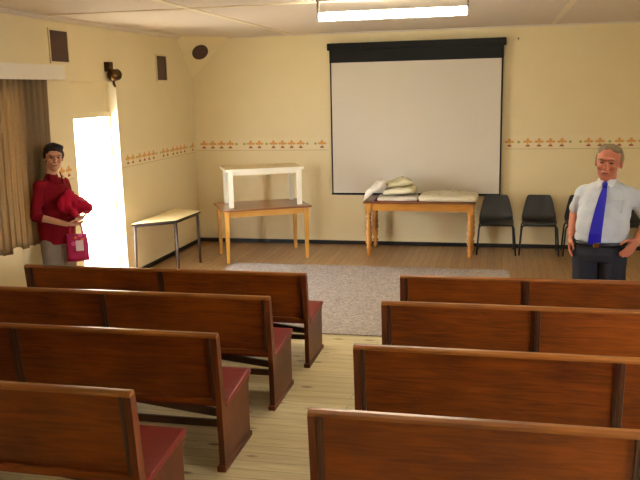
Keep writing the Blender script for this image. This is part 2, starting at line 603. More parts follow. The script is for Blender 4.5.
# doorway: lintel and painted panel above, frame lining, open leaf
bm = BM()
zl = 1.872 * K
add_box(bm, (XL - TH, DY0, zl), (XL - TH + .05, DY1, zl + .06))
add_box(bm, (XL - TH + .015, DY0, zl + .06), (XL - TH + .03, DY1, DZ))
add_box(bm, (XL - TH, DY0, DZ - .03), (XL - TH + .045, DY1, DZ))
add_box(bm, (XL - TH, DY0, zl), (XL - TH + .045, DY0 + .03, DZ))
add_box(bm, (XL - TH, DY1 - .03, 0), (XL - TH + .045, DY1, DZ))
struct('trim_9', bm, 'wall')
bm = BM(); add_box(bm, (XL - TH + .045, DY1 - .006, 0), (XL - .001, DY1 - .0005, DZ)); struct('trim_10', bm, 'white')  # far jamb in white: daylight glare put into its colour
bm = BM()
add_box(bm, (XL - TH - .8, DY1 - .035, .01), (XL - TH - .005, DY1 + .005, zl - .01), .004)
dr = struct('door_1', bm, 'door')
bm = BM(); add_tube(bm, [(XL - TH - .74, DY1 - .035, 1.0), (XL - TH - .74, DY1 - .085, 1.0), (XL - TH - .64, DY1 - .085, 1.0)], .01); obj('door_handle', bm, 'buckle', dr)

# pelmet and curtain
pel = thing('pelmet', 'cream box pelmet over the brown curtain', 'pelmet', (0, 0, 0))
bm = BM()
add_box(bm, (XL + .115, 4.55 * K, 2.257 * K), (XL + .135, 6.9 * K, 2.383 * K), .003)
obj('front_board', bm, 'door', pel)
bm = BM()
add_box(bm, (XL, 6.9 * K - .02, 2.257 * K), (XL + .115, 6.9 * K, 2.383 * K)); obj('end_board', bm, 'door', pel)
bm = BM()
add_box(bm, (XL, 4.55 * K, 2.383 * K), (XL + .135, 6.9 * K, 2.395 * K)); obj('top_board', bm, 'door', pel)
bm = BM()
ny, nz_ = 240, 26
y0, y1 = 4.7 * K, 6.72 * K
gridv = []
for j in range(nz_ + 1):
    t = j / nz_
    row = []
    for i in range(ny + 1):
        s = i / ny
        yy = y0 + (y1 - y0) * s
        ph = s * 2 * PI * 22 + .8 * math.sin(s * 17) + .3 * math.sin(t * 3 + s * 9)
        amp = .027 * (.75 + .35 * math.sin(s * 23 + 1))
        zb = .775 * K + .018 * math.sin(s * 31) + .014 * math.sin(s * 57 + 2)
        z = 2.30 * K * (1 - t) + zb * t
        row.append(bm.verts.new((XL + .044 + amp * math.sin(ph) * (.8 + .25 * t) + .006 * math.sin(3 * ph + t * 4), yy + .012 * math.cos(ph) - .035 * t * s, z)))
    gridv.append(row)
for j in range(nz_):
    for i in range(ny):
        bm.faces.new((gridv[j][i], gridv[j + 1][i], gridv[j + 1][i + 1], gridv[j][i + 1])).smooth = True
cur = obj('curtain', bm, 'curtain')
md = cur.modifiers.new('thick', 'SOLIDIFY'); md.thickness = .003
tag(cur, 'brown pleated curtain hanging under the cream pelmet beside the woman', 'curtain')

# two dark wall grilles
def grille(corners, label):
    ys = [c[0] for c in corners]; zs = [c[1] for c in corners]
    y0, y1, z0, z1 = min(ys) * K, max(ys) * K, min(zs) * K, max(zs) * K
    g = thing('wall_grille', label, 'wall grille', (XL, (y0 + y1) / 2, z0), 0, 'dark grilles high on the left wall')
    hw, h = (y1 - y0) / 2, z1 - z0
    bm = BM()
    for a_, b2, c_, d_ in ((-hw - .02, hw + .02, -.02, 0), (-hw - .02, hw + .02, h, h + .02), (-hw - .02, -hw, 0, h), (hw, hw + .02, 0, h)):
        add_box(bm, (0, a_, c_), (.014, b2, d_))
    obj('frame', bm, 'frame', g)
    bm = BM(); add_box(bm, (.0, -hw, 0), (.006, hw, h))
    n = 14
    for k in range(n):
        add_box(bm, (.006, -hw, h * (k + .2) / n), (.011, hw, h * (k + .75) / n))
    obj('louvre_panel', bm, 'brown', g)
    return g
grille([(6.875, 2.435), (7.19, 2.727)], 'larger brown grille high on the left wall above the pelmet end')
grille([(9.275, 2.28), (9.563, 2.578)], 'brown grille high on the left wall nearest the room corner')

# small bronze wall fitting above the doorway
fit = thing('wall_lamp', 'small dark bronze round wall fitting above the top of the doorway', 'wall lamp', (XL, 7.97 * K, 2.335 * K))
fit.scale = (1.2, 1.2, 1.2)
box('mount', (0, -.045, .02), (.05, .045, .11), 'bronze', fit, .006)
bm = BM(); add_ell(bm, (.075, -.01, -.015), (.06, .062, .058)); add_ell(bm, (.08, .045, -.01), (.05, .055, .055)); obj('globe', bm, 'bronze', fit)
bm = BM(); add_tube(bm, [(.07, -.01, -.06), (.075, -.012, -.1), (.08, .0, -.125)], [.012, .014, .01]); obj('finial', bm, 'bronze', fit)

# wallpaper border strips
def motif(bm, cx, dot):
    """one small printed figure, in (s, z) with its middle at cx"""
    def poly(pts, mi):
        f = bm.faces.new([bm.verts.new((cx + p_[0] * 1.25, -.0035, p_[1] * 1.3)) for p_ in pts]); f.material_index = mi
    if dot:
        poly([(.016 * math.cos(k * PI / 4), .014 * math.sin(k * PI / 4)) for k in range(8)], 3)
        return
    for s in (-1, 1):
        poly([(s * .006, -.004), (s * .03, -.012), (s * .054, .002), (s * .034, .016), (s * .006, .01)][::s], 1)
    poly([(-.014, .006), (.014, .006), (.018, .026), (0, .042), (-.018, .026)], 1)
    poly([(-.006, -.03), (.006, -.03), (.006, .006), (-.006, .006)], 1)
    poly([(-.026, -.048), (.026, -.048), (.014, -.028), (-.014, -.028)], 2)
def border(name, seqs, step, s0, s1, label, loc, rz):
    bm = BM()
    add_box(bm, (s0, -.002, -.09), (s1, 0, .085))
    add_box(bm, (s0, -.003, -.096), (s1, 0, -.089), 0, 4)
    for x0, per, n in seqs:
        for k in range(n):
            for o_, d_ in ((0, 0), (1, 0), (2, 0), (3, 0), (3.72, 1), (4.6, 1), (5.3, 0), (6.27, 0), (7.1, 1)):
                x = x0 + k * per + o_ * step
                if s0 + .05 < x < s1 - .05:
                    motif(bm, x, d_)
    for f in bm.faces:
        f.normal_update()
    o = obj(name, bm, ['paper', 'motif_o', 'motif_b', 'motif_g', 'rule'])
    o.location = loc
    o.rotation_euler = (0, 0, rz)
    return tag(o, label, 'wallpaper border', 'wallpaper border strips')
ZB = 1.395 * K
border('wallpaper_border', [(-4.04 * K, 1.02 * K, 5)], .1365, XL, -2.235 * K, 'border strip of small orange tree figures on the back wall left of the screen', (0, YB, ZB), 0)
border('wallpaper_border', [(.39 * K - 1.115 * K, 1.115 * K, 4)], .148, .105 * K, XR, 'border strip of small orange tree figures on the back wall right of the screen', (0, YB, ZB), 0)
border('wallpaper_border', [(-8.2, 1.0 * K, 9)], .1365, -(YB - 8.2 * K) * 1.0, 0, 'border strip of small orange tree figures on the left wall past the doorway', (XL, YB, ZB - .02), PI / 2)
border('wallpaper_border', [(-8.2, 1.0 * K, 9)], .1365, -(YB - 6.55 * K), -(YB - 7.12 * K), 'short border strip between the curtain and the doorway', (XL, YB, ZB - .02), PI / 2)

# fluorescent ceiling fittings
def fixture(x, y, label, tube):
    f = thing('ceiling_light', label, 'ceiling light', (x, y, ZC), 0, 'fluorescent ceiling lights')
    bm = BM(); add_prism(bm, [(-.016, -.002), (-.02, -.04), (.02, -.04), (.016, -.002)], -.65, .65, 0, bev=.004)
    bm2 = BM()
    for v in bm.verts: pass
    obj('body', bm, 'fitting', f)
    for s in (-1, 1):
        box('tube_holder', (s * .633 - .009, -.016, -.19), (s * .633 + .009, .016, -.038), 'fitting', f, .004)
    bm2.free()
    bm = BM(); add_tube(bm, [(-.622, 0, -.168), (.622, 0, -.168)], .035, 16); obj('tube', bm, tube, f)
    return f
fixture(-.845 * K, 6.45 * K, 'lit fluorescent tube light on the ceiling in front of the projection screen', 'tube_front')
fixture(-.815 * K, 2.2 * K, 'added unseen fluorescent tube light on the ceiling over the near pews', 'tube_added')  # this and the next fitting are added, unseen fill light
fixture(-.815 * K, -1.2 * K, 'added unseen fluorescent tube light on the ceiling at the rear of the hall', 'tube_added')

# projection screen
ps = thing('projection_screen', 'large pull-down projection screen with black casing on the back wall', 'projection screen', V(-1.06, 10.38, 0))
sx0, sx1 = (-2.185 + 1.06) * K, (.06 + 1.06) * K
zt, zb_ = 2.46 * K, .728 * K
bm = BM(); add_box(bm, (sx0 - .035, -.03, 2.62 * K), (sx1 + .035, .07, 2.712 * K), .012); obj('casing', bm, 'screenblack', ps)
bm = BM(); add_box(bm, (sx0 - .005, -.006, zt), (sx1 + .005, 0, 2.63 * K)); obj('leader', bm, 'screenblack', ps, )
bm = BM()
add_box(bm, (sx0 + .02, -.004, zb_), (sx1 - .02, 0, zt)); obj('screen_cloth', bm, 'screen', ps)
for q0, q1 in ((sx0, sx0 + .02), (sx1 - .02, sx1)):
    box('border', (q0, -.005, zb_), (q1, 0, zt), 'screenblack', ps)
bm = BM(); add_box(bm, (sx0 - .004, -.016, zb_ - .028), (sx1 + .004, .012, zb_), .005); obj('bottom_bar', bm, 'screenblack', ps)
nl = tag(obj('wall_hook', (lambda b: (add_tube(b, [(0, 0, 0), (0, -.03, 0), (0, -.035, .015)], .008), b)[1])(BM()), 'nail'), 'tiny rusty hook on the wall right of the screen casing', 'hook')
nl.location = (.24 * K, YB, 2.69 * K)

# rug
bm = BM()
add_box(bm, V(-3.19, 6.41, 0), (.17 * K, 9.08 * K, .011), .004)
rug = tag(obj('rug', bm, 'rug'), 'large pale grey rug on the floor in front of the tables', 'rug')


# ------------------------------------------------------------------ pews
H0 = .847
def make_pew(L, n, label, group):
    t = thing('pew', label, 'pew', (0, 0, 0), 0, group)
    h = H0
    def py(z):                                   # rear face of the leaning back
        return .018 - .05 * (z - .42) / .43
    zlo = .43
    # panels, one per bay
    sw = .05
    for k in range(n):
        x0 = -L / 2 + L * k / n
        x1 = x0 + L / n
        bm = BM()
        add_prism(bm, [(py(zlo) + .012, zlo), (py(zlo) + .032, zlo), (py(h) + .032, h - .022), (py(h) + .012, h - .022)], x0 + .01, x1 - .01, 0)
        obj('back_panel', bm, 'pew', t)
    for k in range(n + 1):
        sw = .028 if k in (0, n) else .05
        xc = min(max(-L / 2 + L * k / n, -L / 2 + .014 + .033), L / 2 - .014 - .033)
        bm = BM()
        add_prism(bm, [(py(zlo) - .004, zlo), (py(zlo) + .04, zlo), (py(h) + .036, h - .022), (py(h) - .004, h - .022)], xc - sw / 2, xc + sw / 2, 0, bev=.006)
        add_prism(bm, [(py(zlo) - .010, zlo), (py(zlo) + .002, zlo), (py(h) + .002, h - .022), (py(h) - .010, h - .022)], xc - .009, xc + .009, 0, bev=.003)
        obj('stile', bm, 'pewstile', t)
    bm = BM()
    add_prism(bm, [(py(h) - .009, h - .026), (py(h) + .04, h - .026), (py(h) + .041, h - .010), (py(h) + .03, h), (py(h) + .003, h), (py(h) - .009, h - .010)], -L / 2, L / 2, 0, bev=.004)
    obj('top_rail', bm, 'pewrail', t)
    bm = BM()
    add_box(bm, (-L / 2 + .03, py(zlo) - .008, zlo - .022), (L / 2 - .03, py(zlo) + .04, zlo + .012), .005)
    obj('bottom_rail', bm, 'pew', t)
    for s in (-1, 1):
        bm = BM()
        pts = [(.012, .03), (.495, .03), (.50, .36), (.535, .41), (.25, .385), (.085, .365), (.06, .41), (py(h) + .045, h - .022), (py(h) - .007, h - .022), (.0, .40)]
        xa, xb = s * (L / 2 - .034), s * L / 2
        add_prism(bm, pts, min(xa, xb), max(xa, xb), 0)
        obj('end_panel', bm, 'pewz', t)
        bm = BM()
        add_box(bm, (min(xa, xb) - .008, -.012, 0), (max(xa, xb) + .008, .518, .034), .006)
        obj('foot_rail', bm, 'pewz', t)
    # cushion: rounded slab tilted back, spanning over the ends
    bm = BM()
    sec = [(.072, .368), (.078, .392), (.12, .405), (.25, .416), (.44, .440), (.515, .449), (.55, .442), (.559, .422), (.54, .406), (.25, .382)]
    add_prism(bm, sec, -L / 2 - .004, L / 2 + .004, 0, bev=.0105)
    obj('seat_cushion', bm, 'vinyl', t, smooth=False)
    bm = BM(); add_box(bm, (-L / 2 + .03, .49, .33), (L / 2 - .03, .508, .40)); obj('seat_apron', bm, 'pewdark', t)
    bm = BM(); add_box(bm, (-L / 2 + .03, .225, .17), (L / 2 - .03, .25, .215), .004); obj('stretcher', bm, 'pewdark', t)
    for s in (-1, 1):
        bm = BM()
        add_prism(bm, [(s * (L / 2 - .035), .215), (s * (L / 2 - .035), .26), (s * .06, .395), (s * .06, .345)][::s], .255, .28, 1)
        obj('brace', bm, 'pewdark', t)
    return t

rows = ['front', 'second', 'third', 'rearmost']
LP = [(-1.38, 5.55, .757), (-1.42, 4.715, .795), (-1.46, 3.835, .82), (-1.50, 2.895, .86)]
RP = [(-.676, 5.60, .757, 3, .90), (-.688, 4.713, .795, 3, .945), (-.697, 3.773, .82, 2, 1.295), (-.712, 2.84, .86, 2, 1.25)]
LL = 2.37 * K
lp = ['wooden pew with red seat left of the aisle, farthest, nearest the rug and the woman',
      'wooden pew with red seat left of the aisle, second row behind the rug',
      'wooden pew with red seat left of the aisle, third row behind the rug',
      'wooden pew with red seat left of the aisle, nearest the viewer']
rp = ['wooden pew right of the aisle directly in front of the man in the tie',
      'wooden pew right of the aisle, second row back from the man',
      'wooden pew right of the aisle, third row back from the man, wide back panels',
      'wooden pew right of the aisle, nearest the viewer, top rail coloured pale as if catching light']
proto = None
for i, (x, y, z) in enumerate(LP):
    sc = z * K / H0
    sx = (1, 1.01, 1.055, 1.055)[i]
    loc = (x * K - LL * sx / 2, y * K + .012, 0)
    if proto is None:
        proto = make_pew(LL, 2, lp[0], 'pews left of the aisle')
        proto.location = loc
        proto.scale = (sx, 1, sc)
    else:
        dup(proto, loc, 0, lp[i], (sx, 1, sc))
pr = {}
for i, (x, y, z, n, bay) in enumerate(RP):
    sc = z * K / H0
    L = n * bay * K
    loc = (x * K + L / 2, y * K + .012, 0)
    t = make_pew(L, n, rp[i], 'pews right of the aisle')
    t.location = loc
    t.scale = (1, 1, sc)
    t.rotation_euler = (0, 0, math.radians(.8 if i == 0 else 0))


# ------------------------------------------------------------------ tables
# trapezoid school table by the left wall
t1 = thing('trapezoid_table', 'small trapezoid table with beige top and brown steel legs against the left wall', 'table', (0, 0, 0))
P4 = [Vector((-4.05 * K, 8.07 * K, 0)), Vector((-3.64 * K, 8.40 * K, 0)), Vector((-3.61 * K, 9.10 * K, 0)), Vector((-4.05 * K, 9.32 * K, 0))]
zt1 = .655 * K
bm = BM(); add_prism(bm, [(p_.x, p_.y) for p_ in P4], zt1 - .006, zt1, 2); obj('tabletop', bm, 'laminate', t1)
bm = BM(); add_prism(bm, [(p_.x, p_.y) for p_ in P4], zt1 - .024, zt1 - .006, 2); obj('edge_band', bm, 'steel', t1)
cen = sum(P4, Vector()) / 4
bm = BM()
ins = [p_ + (cen - p_).normalized() * .06 for p_ in P4]
for q, r_ in zip(ins, ins[1:] + ins[:1]):
    add_tube(bm, [(q.x, q.y, zt1 - .04), (r_.x, r_.y, zt1 - .04)], .014, 8)
obj('frame', bm, 'steel', t1)
for q, p_ in zip(ins, P4):
    bm = BM(); add_tube(bm, [(q.x, q.y, zt1 - .024), (q.x + (p_.x - cen.x) * .05, q.y + (p_.y - cen.y) * .02, .0)], .0175, 10); obj('leg', bm, 'steel', t1)

# plain tapered table with a white low table standing on it
t2 = thing('wooden_table', 'brown wooden table with honey coloured tapered legs carrying the white table', 'table', V(-2.95, 9.57, 0), math.radians(28))
z2 = .68 * K
box('tabletop', (-.60, -.40, z2 - .025), (.60, .40, z2), 'tabletop', t2, .004)
for s in (-1, 1):
    box('apron', (-.50, s * .33 - .01, z2 - .105), (.50, s * .33 + .01, z2 - .025), 'honeyx', t2)
    box('apron', (s * .52 - .01, -.32, z2 - .105), (s * .52 + .01, .32, z2 - .025), 'honeyx', t2)
    for q in (-1, 1):
        bm = BM()
        add_prism(bm, [(s * .535 + a_, q * .335 + b2) for a_, b2 in ((-.03, -.03), (.03, -.03), (.03, .03), (-.03, .03))], 0, z2 - .025, 2)
        for v in bm.verts:
            if v.co.z < .1:
                v.co.x = s * .535 + (v.co.x - s * .535) * .62
                v.co.y = q * .335 + (v.co.y - q * .335) * .62
        obj('leg', bm, 'honey', t2)
t2b = thing('white_table', 'low white painted table standing on top of the brown wooden table', 'table', V(-2.955, 9.62, .68), math.radians(27))
hz = .485 * K
bm = BM(); add_box(bm, (-.52, -.30, hz - .022), (.52, .30, hz), .004); obj('tabletop', bm, 'laminate', t2b)
for s in (-1, 1):
    box('apron', (-.44, s * .26 - .009, hz - .082), (.44, s * .26 + .009, hz - .022), 'white', t2b)
    box('apron', (s * .455 - .009, -.24, hz - .082), (s * .455 + .009, .24, hz - .022), 'white', t2b)
    for q in (-1, 1):
        box('leg', (s * .46 - .03, q * .26 - .03, 0), (s * .46 + .03, q * .26 + .03, hz - .022), 'white', t2b, .004)
bm = BM()
add_box(bm, (-.522, -.302, hz - .03), (.522, -.296, hz - .001)); add_box(bm, (-.522, .296, hz - .03), (.522, .302, hz - .001))
add_box(bm, (-.522, -.296, hz - .03), (-.516, .296, hz - .001)); add_box(bm, (.516, -.296, hz - .03), (.522, .296, hz - .001))
obj('edge_strip', bm, 'white', t2b)

# turned leg table under the screen
t3 = thing('turned_leg_table', 'amber wooden table with turned legs below the projection screen', 'table', V(-.938, 9.985, 0), 0)
z3 = .707 * K
W3, D3 = 1.40 * K / 2, .67 * K / 2
box('tabletop', (-W3, -D3, z3 - .022), (W3, D3, z3), 'tabletop', t3, .005)
for s in (-1, 1):
    box('apron', (-W3 + .1, s * (D3 - .05) - .01, z3 - .12), (W3 - .1, s * (D3 - .05) + .01, z3 - .022), 'amberx', t3)
    box('apron', (s * (W3 - .06) - .01, -D3 + .09, z3 - .12), (s * (W3 - .06) + .01, D3 - .09, z3 - .022), 'amberx', t3)
    for q in (-1, 1):
        cx, cy = s * (W3 - .065), q * (D3 - .055)
        bm = BM()
        add_box(bm, (cx - .038, cy - .038, z3 - .15), (cx + .038, cy + .038, z3 - .022), .004)
        prof = [(.018, 0), (.030, .02), (.032, .05), (.020, .085), (.042, .105), (.042, .12), (.022, .145), (.040, .19), (.046, .25), (.030, .268), (.044, .285), (.044, .33), (.032, .345), (.043, .362), (.042, .41), (.030, .425), (.040, .442), (.038, .47), (.026, .49), (.042, .515), (.026, .54), (.038, .56), (.038, z3 - .14)]
        add_lathe(bm, prof, (cx, cy, 0), 16)
        obj('leg', bm, 'amber', t3)


# folded quilts and a padded mat
def slab(bm, w, d, h, seed, edge=.5, amp=.012, nx=28, ny_=20, sag=0., pw=8):
    """soft padded slab, base at z=0"""
    top, bot = [], []
    for j in range(ny_ + 1):
        a_, b2 = [], []
        for i in range(nx + 1):
            u, v = i / nx * 2 - 1, j / ny_ * 2 - 1
            su = math.copysign(1 - (1 - abs(u)) ** 1.6, u); sv = math.copysign(1 - (1 - abs(v)) ** 1.6, v)
            x, y = su * w / 2, sv * d / 2
            rr = max(0, (1 - abs(su) ** pw) * (1 - abs(sv) ** pw)) ** .5
            # round the plan corners
            cr_ = max(0, abs(su) + abs(sv) - 1.7) / .3
            x *= 1 - .05 * cr_; y *= 1 - .05 * cr_
            nz = noise.noise(Vector((x * 7, y * 7, seed)))
            nb = noise.noise(Vector((x * 22, y * 22, seed + 9)))
            z = h * (.35 + .65 * rr) + amp * nz + amp * .35 * nb - sag * su * su
            a_.append(bm.verts.new((x + .01 * noise.noise(Vector((y * 9, seed, 1))), y + .01 * noise.noise(Vector((x * 9, seed, 5))), max(z, .004))))
            b2.append(bm.verts.new((x * .985, y * .985, 0)))
        top.append(a_); bot.append(b2)
    for g, fl in ((top, 0), (bot, 1)):
        for j in range(ny_):
            for i in range(nx):
                q = [g[j][i], g[j][i + 1], g[j + 1][i + 1], g[j + 1][i]]
                bm.faces.new(q[::-1] if fl else q).smooth = True
    ring = lambda g: g[0][:] + [r[-1] for r in g[1:]] + g[-1][:-1][::-1] + [r[0] for r in g[1:-1]][::-1]
    rt, rb = ring(top), ring(bot)
    n = len(rt)
    for i in range(n):
        bm.faces.new((rb[i], rb[(i + 1) % n], rt[(i + 1) % n], rt[i])).smooth = True
    bmesh.ops.recalc_face_normals(bm, faces=bm.faces[:])

def soft(name, w, d, h, mt, loc, rot, label, cat, group, seed, **kw):
    bm = BM(); slab(bm, w, d, h, seed, **kw)
    o = obj(name, bm, mt)
    o.location = loc
    o.rotation_euler = rot
    return tag(o, label, cat, group)
zq = z3
G3 = 'folded quilts piled on the turned leg table'
soft('folded_quilt', .54, .42, .055, 'quilt_w', (-1.225 * K, 9.93 * K, zq + .006), (0, 0, .05), 'white folded quilt lying lowest in the pile on the table', 'quilt', G3, 1)
soft('folded_quilt', .42, .36, .085, 'quilt_c', (-1.20 * K, 9.95 * K, zq + .090), (0, -.09, -.12), 'cream folded quilt in the middle of the pile on the table', 'quilt', G3, 2, amp=.026, pw=4)
soft('folded_quilt', .34, .32, .085, 'quilt_g', (-1.215 * K, 9.98 * K, zq + .192), (0, -.10, .22), 'green tinted folded quilt on top of the pile on the table', 'quilt', G3, 3, amp=.034, pw=3.5)
soft('folded_quilt', .40, .38, .075, 'quilt_w', (-1.505 * K, 9.92 * K, zq + .13), (0, -.62, .10), 'white quilt slumped down the left side of the pile', 'quilt', G3, 4, amp=.028, sag=.03, pw=4)
soft('padded_mat', .77, .60, .088, 'quilt_f', (-.585 * K, 9.97 * K, zq + .008), (0, 0, 0), 'flat cream padded mat with small flowers on the right of the table', 'mat', None, 5, amp=.012, pw=3.2)
bm = BM()
slab(bm, 1.24, .58, .004, 6, amp=.0005)
rc = tag(obj('red_cloth', bm, 'red_cloth'), 'thin dark red cloth lying under the quilts and mat on the table', 'cloth')
rc.location = (-.93 * K, 9.965 * K, zq + .0005)


# ------------------------------------------------------------------ chairs
def make_chair(label):
    t = thing('stacking_chair', label, 'chair', (0, 0, 0), 0, 'black plastic chairs along the back wall')
    # profile: y forward is negative, (y, z, half width, edge curl)
    prof = [(-.20, .395, .195, .0), (-.215, .415, .21, .0), (-.19, .43, .218, .004), (-.1, .425, .225, .02), (.0, .415, .225, .03), (.09, .412, .222, .034), (.145, .43, .222, .036), (.175, .475, .218, .034),
            (.19, .54, .208, .030), (.205, .62, .19, .024), (.222, .70, .17, .018), (.23, .735, .158, .014), (.233, .752, .145, .01), (.24, .757, .13, .008), (.247, .750, .13, .008)]
    bm = BM()
    g = []
    nw = 14
    for y, z, hw, cu in prof:
        row = []
        for i in range(nw + 1):
            u = i / nw * 2 - 1
            c = cu * abs(u) ** 2.4
            # seat edges curl up, back edges curl forward
            k = min(max((z - .43) / .1, 0), 1)
            row.append(bm.verts.new((u * hw, y - c * k, z + c * (1 - k))))
        g.append(row)
    for j in range(len(prof) - 1):
        for i in range(nw):
            bm.faces.new((g[j][i], g[j][i + 1], g[j + 1][i + 1], g[j + 1][i])).smooth = True
    o = obj('seat_shell', bm, 'plastic', t)
    md = o.modifiers.new('sub', 'SUBSURF'); md.levels = md.render_levels = 1
    md = o.modifiers.new('thick', 'SOLIDIFY'); md.thickness = .007; md.offset = -1
    for s in (-1, 1):
        bm = BM()
        add_tube(bm, [(s * .19, -.16, .395), (s * .215, -.17, .385), (s * .226, -.178, .36), (s * .255, -.22, 0)], .0115, 10)
        obj('leg', bm, 'blacksteel', t)
        bm = BM()
        add_tube(bm, [(s * .19, .10, .395), (s * .212, .12, .385), (s * .222, .13, .36), (s * .245, .215, 0)], .0115, 10)
        obj('leg', bm, 'blacksteel', t)
    bm = BM()
    for y in (-.16, .10):
        add_tube(bm, [(-.19, y, .395), (.19, y, .395)], .0115, 8)
    for s in (-1, 1):
        add_tube(bm, [(s * .16, -.16, .398), (s * .16, .10, .398)], .009, 8)
    obj('seat_frame', bm, 'blacksteel', t)
    return t
cl = ['black plastic chair nearest the table under the screen', 'black plastic chair second from the table, left of the man',
      'black plastic chair partly hidden behind the arm of the man', 'black plastic chair mostly hidden behind the man, at the right edge']
ch0 = make_chair(cl[0])
yc = 9.93 * K + .22
for i, (x, rz) in enumerate(((.013, .02), (.545, -.01), (1.075, 0.), (1.605, .01))):
    if i == 0:
        ch0.location = (x * K, yc - .02, 0); ch0.rotation_euler = (0, 0, rz)
    else:
        dup(ch0, (x * K, yc + .02, 0), rz, cl[i])


# ------------------------------------------------------------------ people
def remesh(name, bm, mt, parent, vox=.008, it=4, fac=.5):
    me = bpy.data.meshes.new('raw')
    bm.to_mesh(me); bm.free()
    o = bpy.data.objects.new('raw', me)
    COL.objects.link(o)
    md = o.modifiers.new('r', 'REMESH'); md.mode = 'VOXEL'; md.voxel_size = vox; md.use_smooth_shade = True
    md = o.modifiers.new('s', 'SMOOTH'); md.iterations = it; md.factor = fac
    dg = bpy.context.evaluated_depsgraph_get()
    dg.update()
    m2 = bpy.data.meshes.new_from_object(o.evaluated_get(dg))
    m2.name = name
    bpy.data.objects.remove(o)
    bpy.data.meshes.remove(me)
    m2.materials.clear()
    m2.materials.append(M[mt])
    m2.polygons.foreach_set('use_smooth', [True] * len(m2.polygons))
    r = bpy.data.objects.new(name, m2)
    COL.objects.link(r)
    if parent:
        r.parent = parent
    return r

def wrinkle(o, amp, sc, seed, zmin=-9, zmax=9):
    nv = len(o.data.vertices)
    co, no = [0.] * (nv * 3), [0.] * (nv * 3)
    o.data.vertices.foreach_get('co', co)
    o.data.vertices.foreach_get('normal', no)
    for i in range(0, nv * 3, 3):
        if zmin < co[i + 2] < zmax:
            n = noise.noise(Vector((co[i] * sc, co[i + 1] * sc, co[i + 2] * sc * .6 + seed))) * amp
            for j in range(3):
                co[i + j] += no[i + j] * n
    o.data.vertices.foreach_set('co', co)
    o.data.update()

def hand(bm, wrist, d, n, thumb, curl=.5, sc=1.):
    """palm with four fingers and a thumb; d finger direction, n palm normal, thumb: side vector sign"""
    w_ = Vector(wrist); d = Vector(d).normalized(); n = Vector(n); n = (n - d * n.dot(d)).normalized()
    s = d.cross(n).normalized() * thumb
    offs = (.031, .011, -.010, -.029)
    lens = (.070, .080, .074, .058)
    for of, ln in zip(offs, lens):
        kn = w_ + d * (.088 - abs(of) * .15) * sc + s * of * sc
        add_cap(bm, w_ + d * .012 * sc + s * of * .6 * sc, kn, .0135 * sc, .0115 * sc)
        p_ = kn; a_ = curl * .5
        for q in (.45, .32, .25):
            dv = d * math.cos(a_) + n * math.sin(a_) + s * of * 1.2
            nx = p_ + dv.normalized() * ln * q * sc
            add_cap(bm, p_, nx, .0098 * sc, .0088 * sc)
            p_ = nx; a_ += curl
    t0 = w_ + d * .022 * sc + s * .022 * sc
    t1_ = t0 + (d * .6 + s * .75 + n * .25).normalized() * .045 * sc
    t2_ = t1_ + (d * .85 + s * .35 + n * .35).normalized() * .034 * sc
    t3_ = t2_ + (d * .95 + s * .05 + n * .4).normalized() * .026 * sc
    add_cap(bm, t0, t1_, .0150 * sc, .0115 * sc); add_cap(bm, t1_, t2_, .0115 * sc, .0105 * sc); add_cap(bm, t2_, t3_, .0105 * sc, .0085 * sc)

def head(bm, c, R, k=1., kx=1.):
    """head about centre c (mid height), R rotation, k size; total height .245*k"""
    def E(p_, r):
        q = Matrix.Identity(3)
        bmh = BM(); add_ell(bmh, (0, 0, 0), (r[0] * k * kx, r[1] * k, r[2] * k))
        for v in bmh.verts: v.co = R @ (v.co + Vector((p_[0] * kx, p_[1], p_[2])) * k) + Vector(c)
        me = bpy.data.meshes.new('t'); bmh.to_mesh(me); bmh.free(); bm.from_mesh(me); bpy.data.meshes.remove(me)
    E((0, .012, .03), (.076, .094, .092))          # cranium
    E((0, -.022, -.028), (.062, .068, .085))       # face
    E((0, -.045, -.088), (.035, .036, .030))       # chin
    E((0, .0, -.065), (.058, .06, .045))           # jaw
    E((0, -.078, .034), (.052, .02, .014))         # brow
    E((0, -.096, -.004), (.011, .016, .024))       # nose bridge
    E((0, -.102, -.022), (.017, .017, .013))       # nose tip
    for s in (-1, 1):
        E((s * .036, -.066, -.022), (.024, .022, .02))   # cheek
        E((s * .077, .008, .0), (.009, .018, .031))      # ear
    E((0, -.088, -.052), (.026, .012, .010))       # lips

def face_bits(o, c, R, k, lipm, browm):
    c = Vector(c)
    for s in (-1, 1):
        bm = BM(); add_ell(bm, (0, 0, 0), (.0135 * k, .009 * k, .006 * k), seg=12, ring=8)
        e = obj('eye', bm, 'eye', o)
        e.location = c + R @ Vector((s * .031, -.083, .012)) * k
        e.rotation_euler = R.to_euler()
        bm = BM(); add_tube(bm, [Vector((-.018, .003, -.003)) * k, Vector((0, -.003, .002)) * k, Vector((.018, .006, -.002)) * k], .0034 * k, 8)
        e = obj('eyebrow', bm, browm, o)
        e.location = c + R @ Vector((s * .033, -.092, .036)) * k
        e.rotation_euler = R.to_euler()
    bm = BM(); add_tube(bm, [Vector((-.025, .012, .002)) * k, Vector((-.01, .001, -.001)) * k, Vector((.01, .001, -.001)) * k, Vector((.025, .012, .002)) * k], [.003 * k, .0055 * k, .0055 * k, .003 * k], 8)
    e = obj('mouth', bm, lipm, o)
    e.location = c + R @ Vector((0, -.0985, -.053)) * k
    e.rotation_euler = R.to_euler()

def front_y(o, x, z, far=-1.):
    bvh = BVHTree.FromPolygons([v.co for v in o.data.vertices], [p_.vertices for p_ in o.data.polygons])
    h = bvh.ray_cast(Vector((x, far, z)), Vector((0, 1, 0)))
    return h[0].y if h[0] else 0.

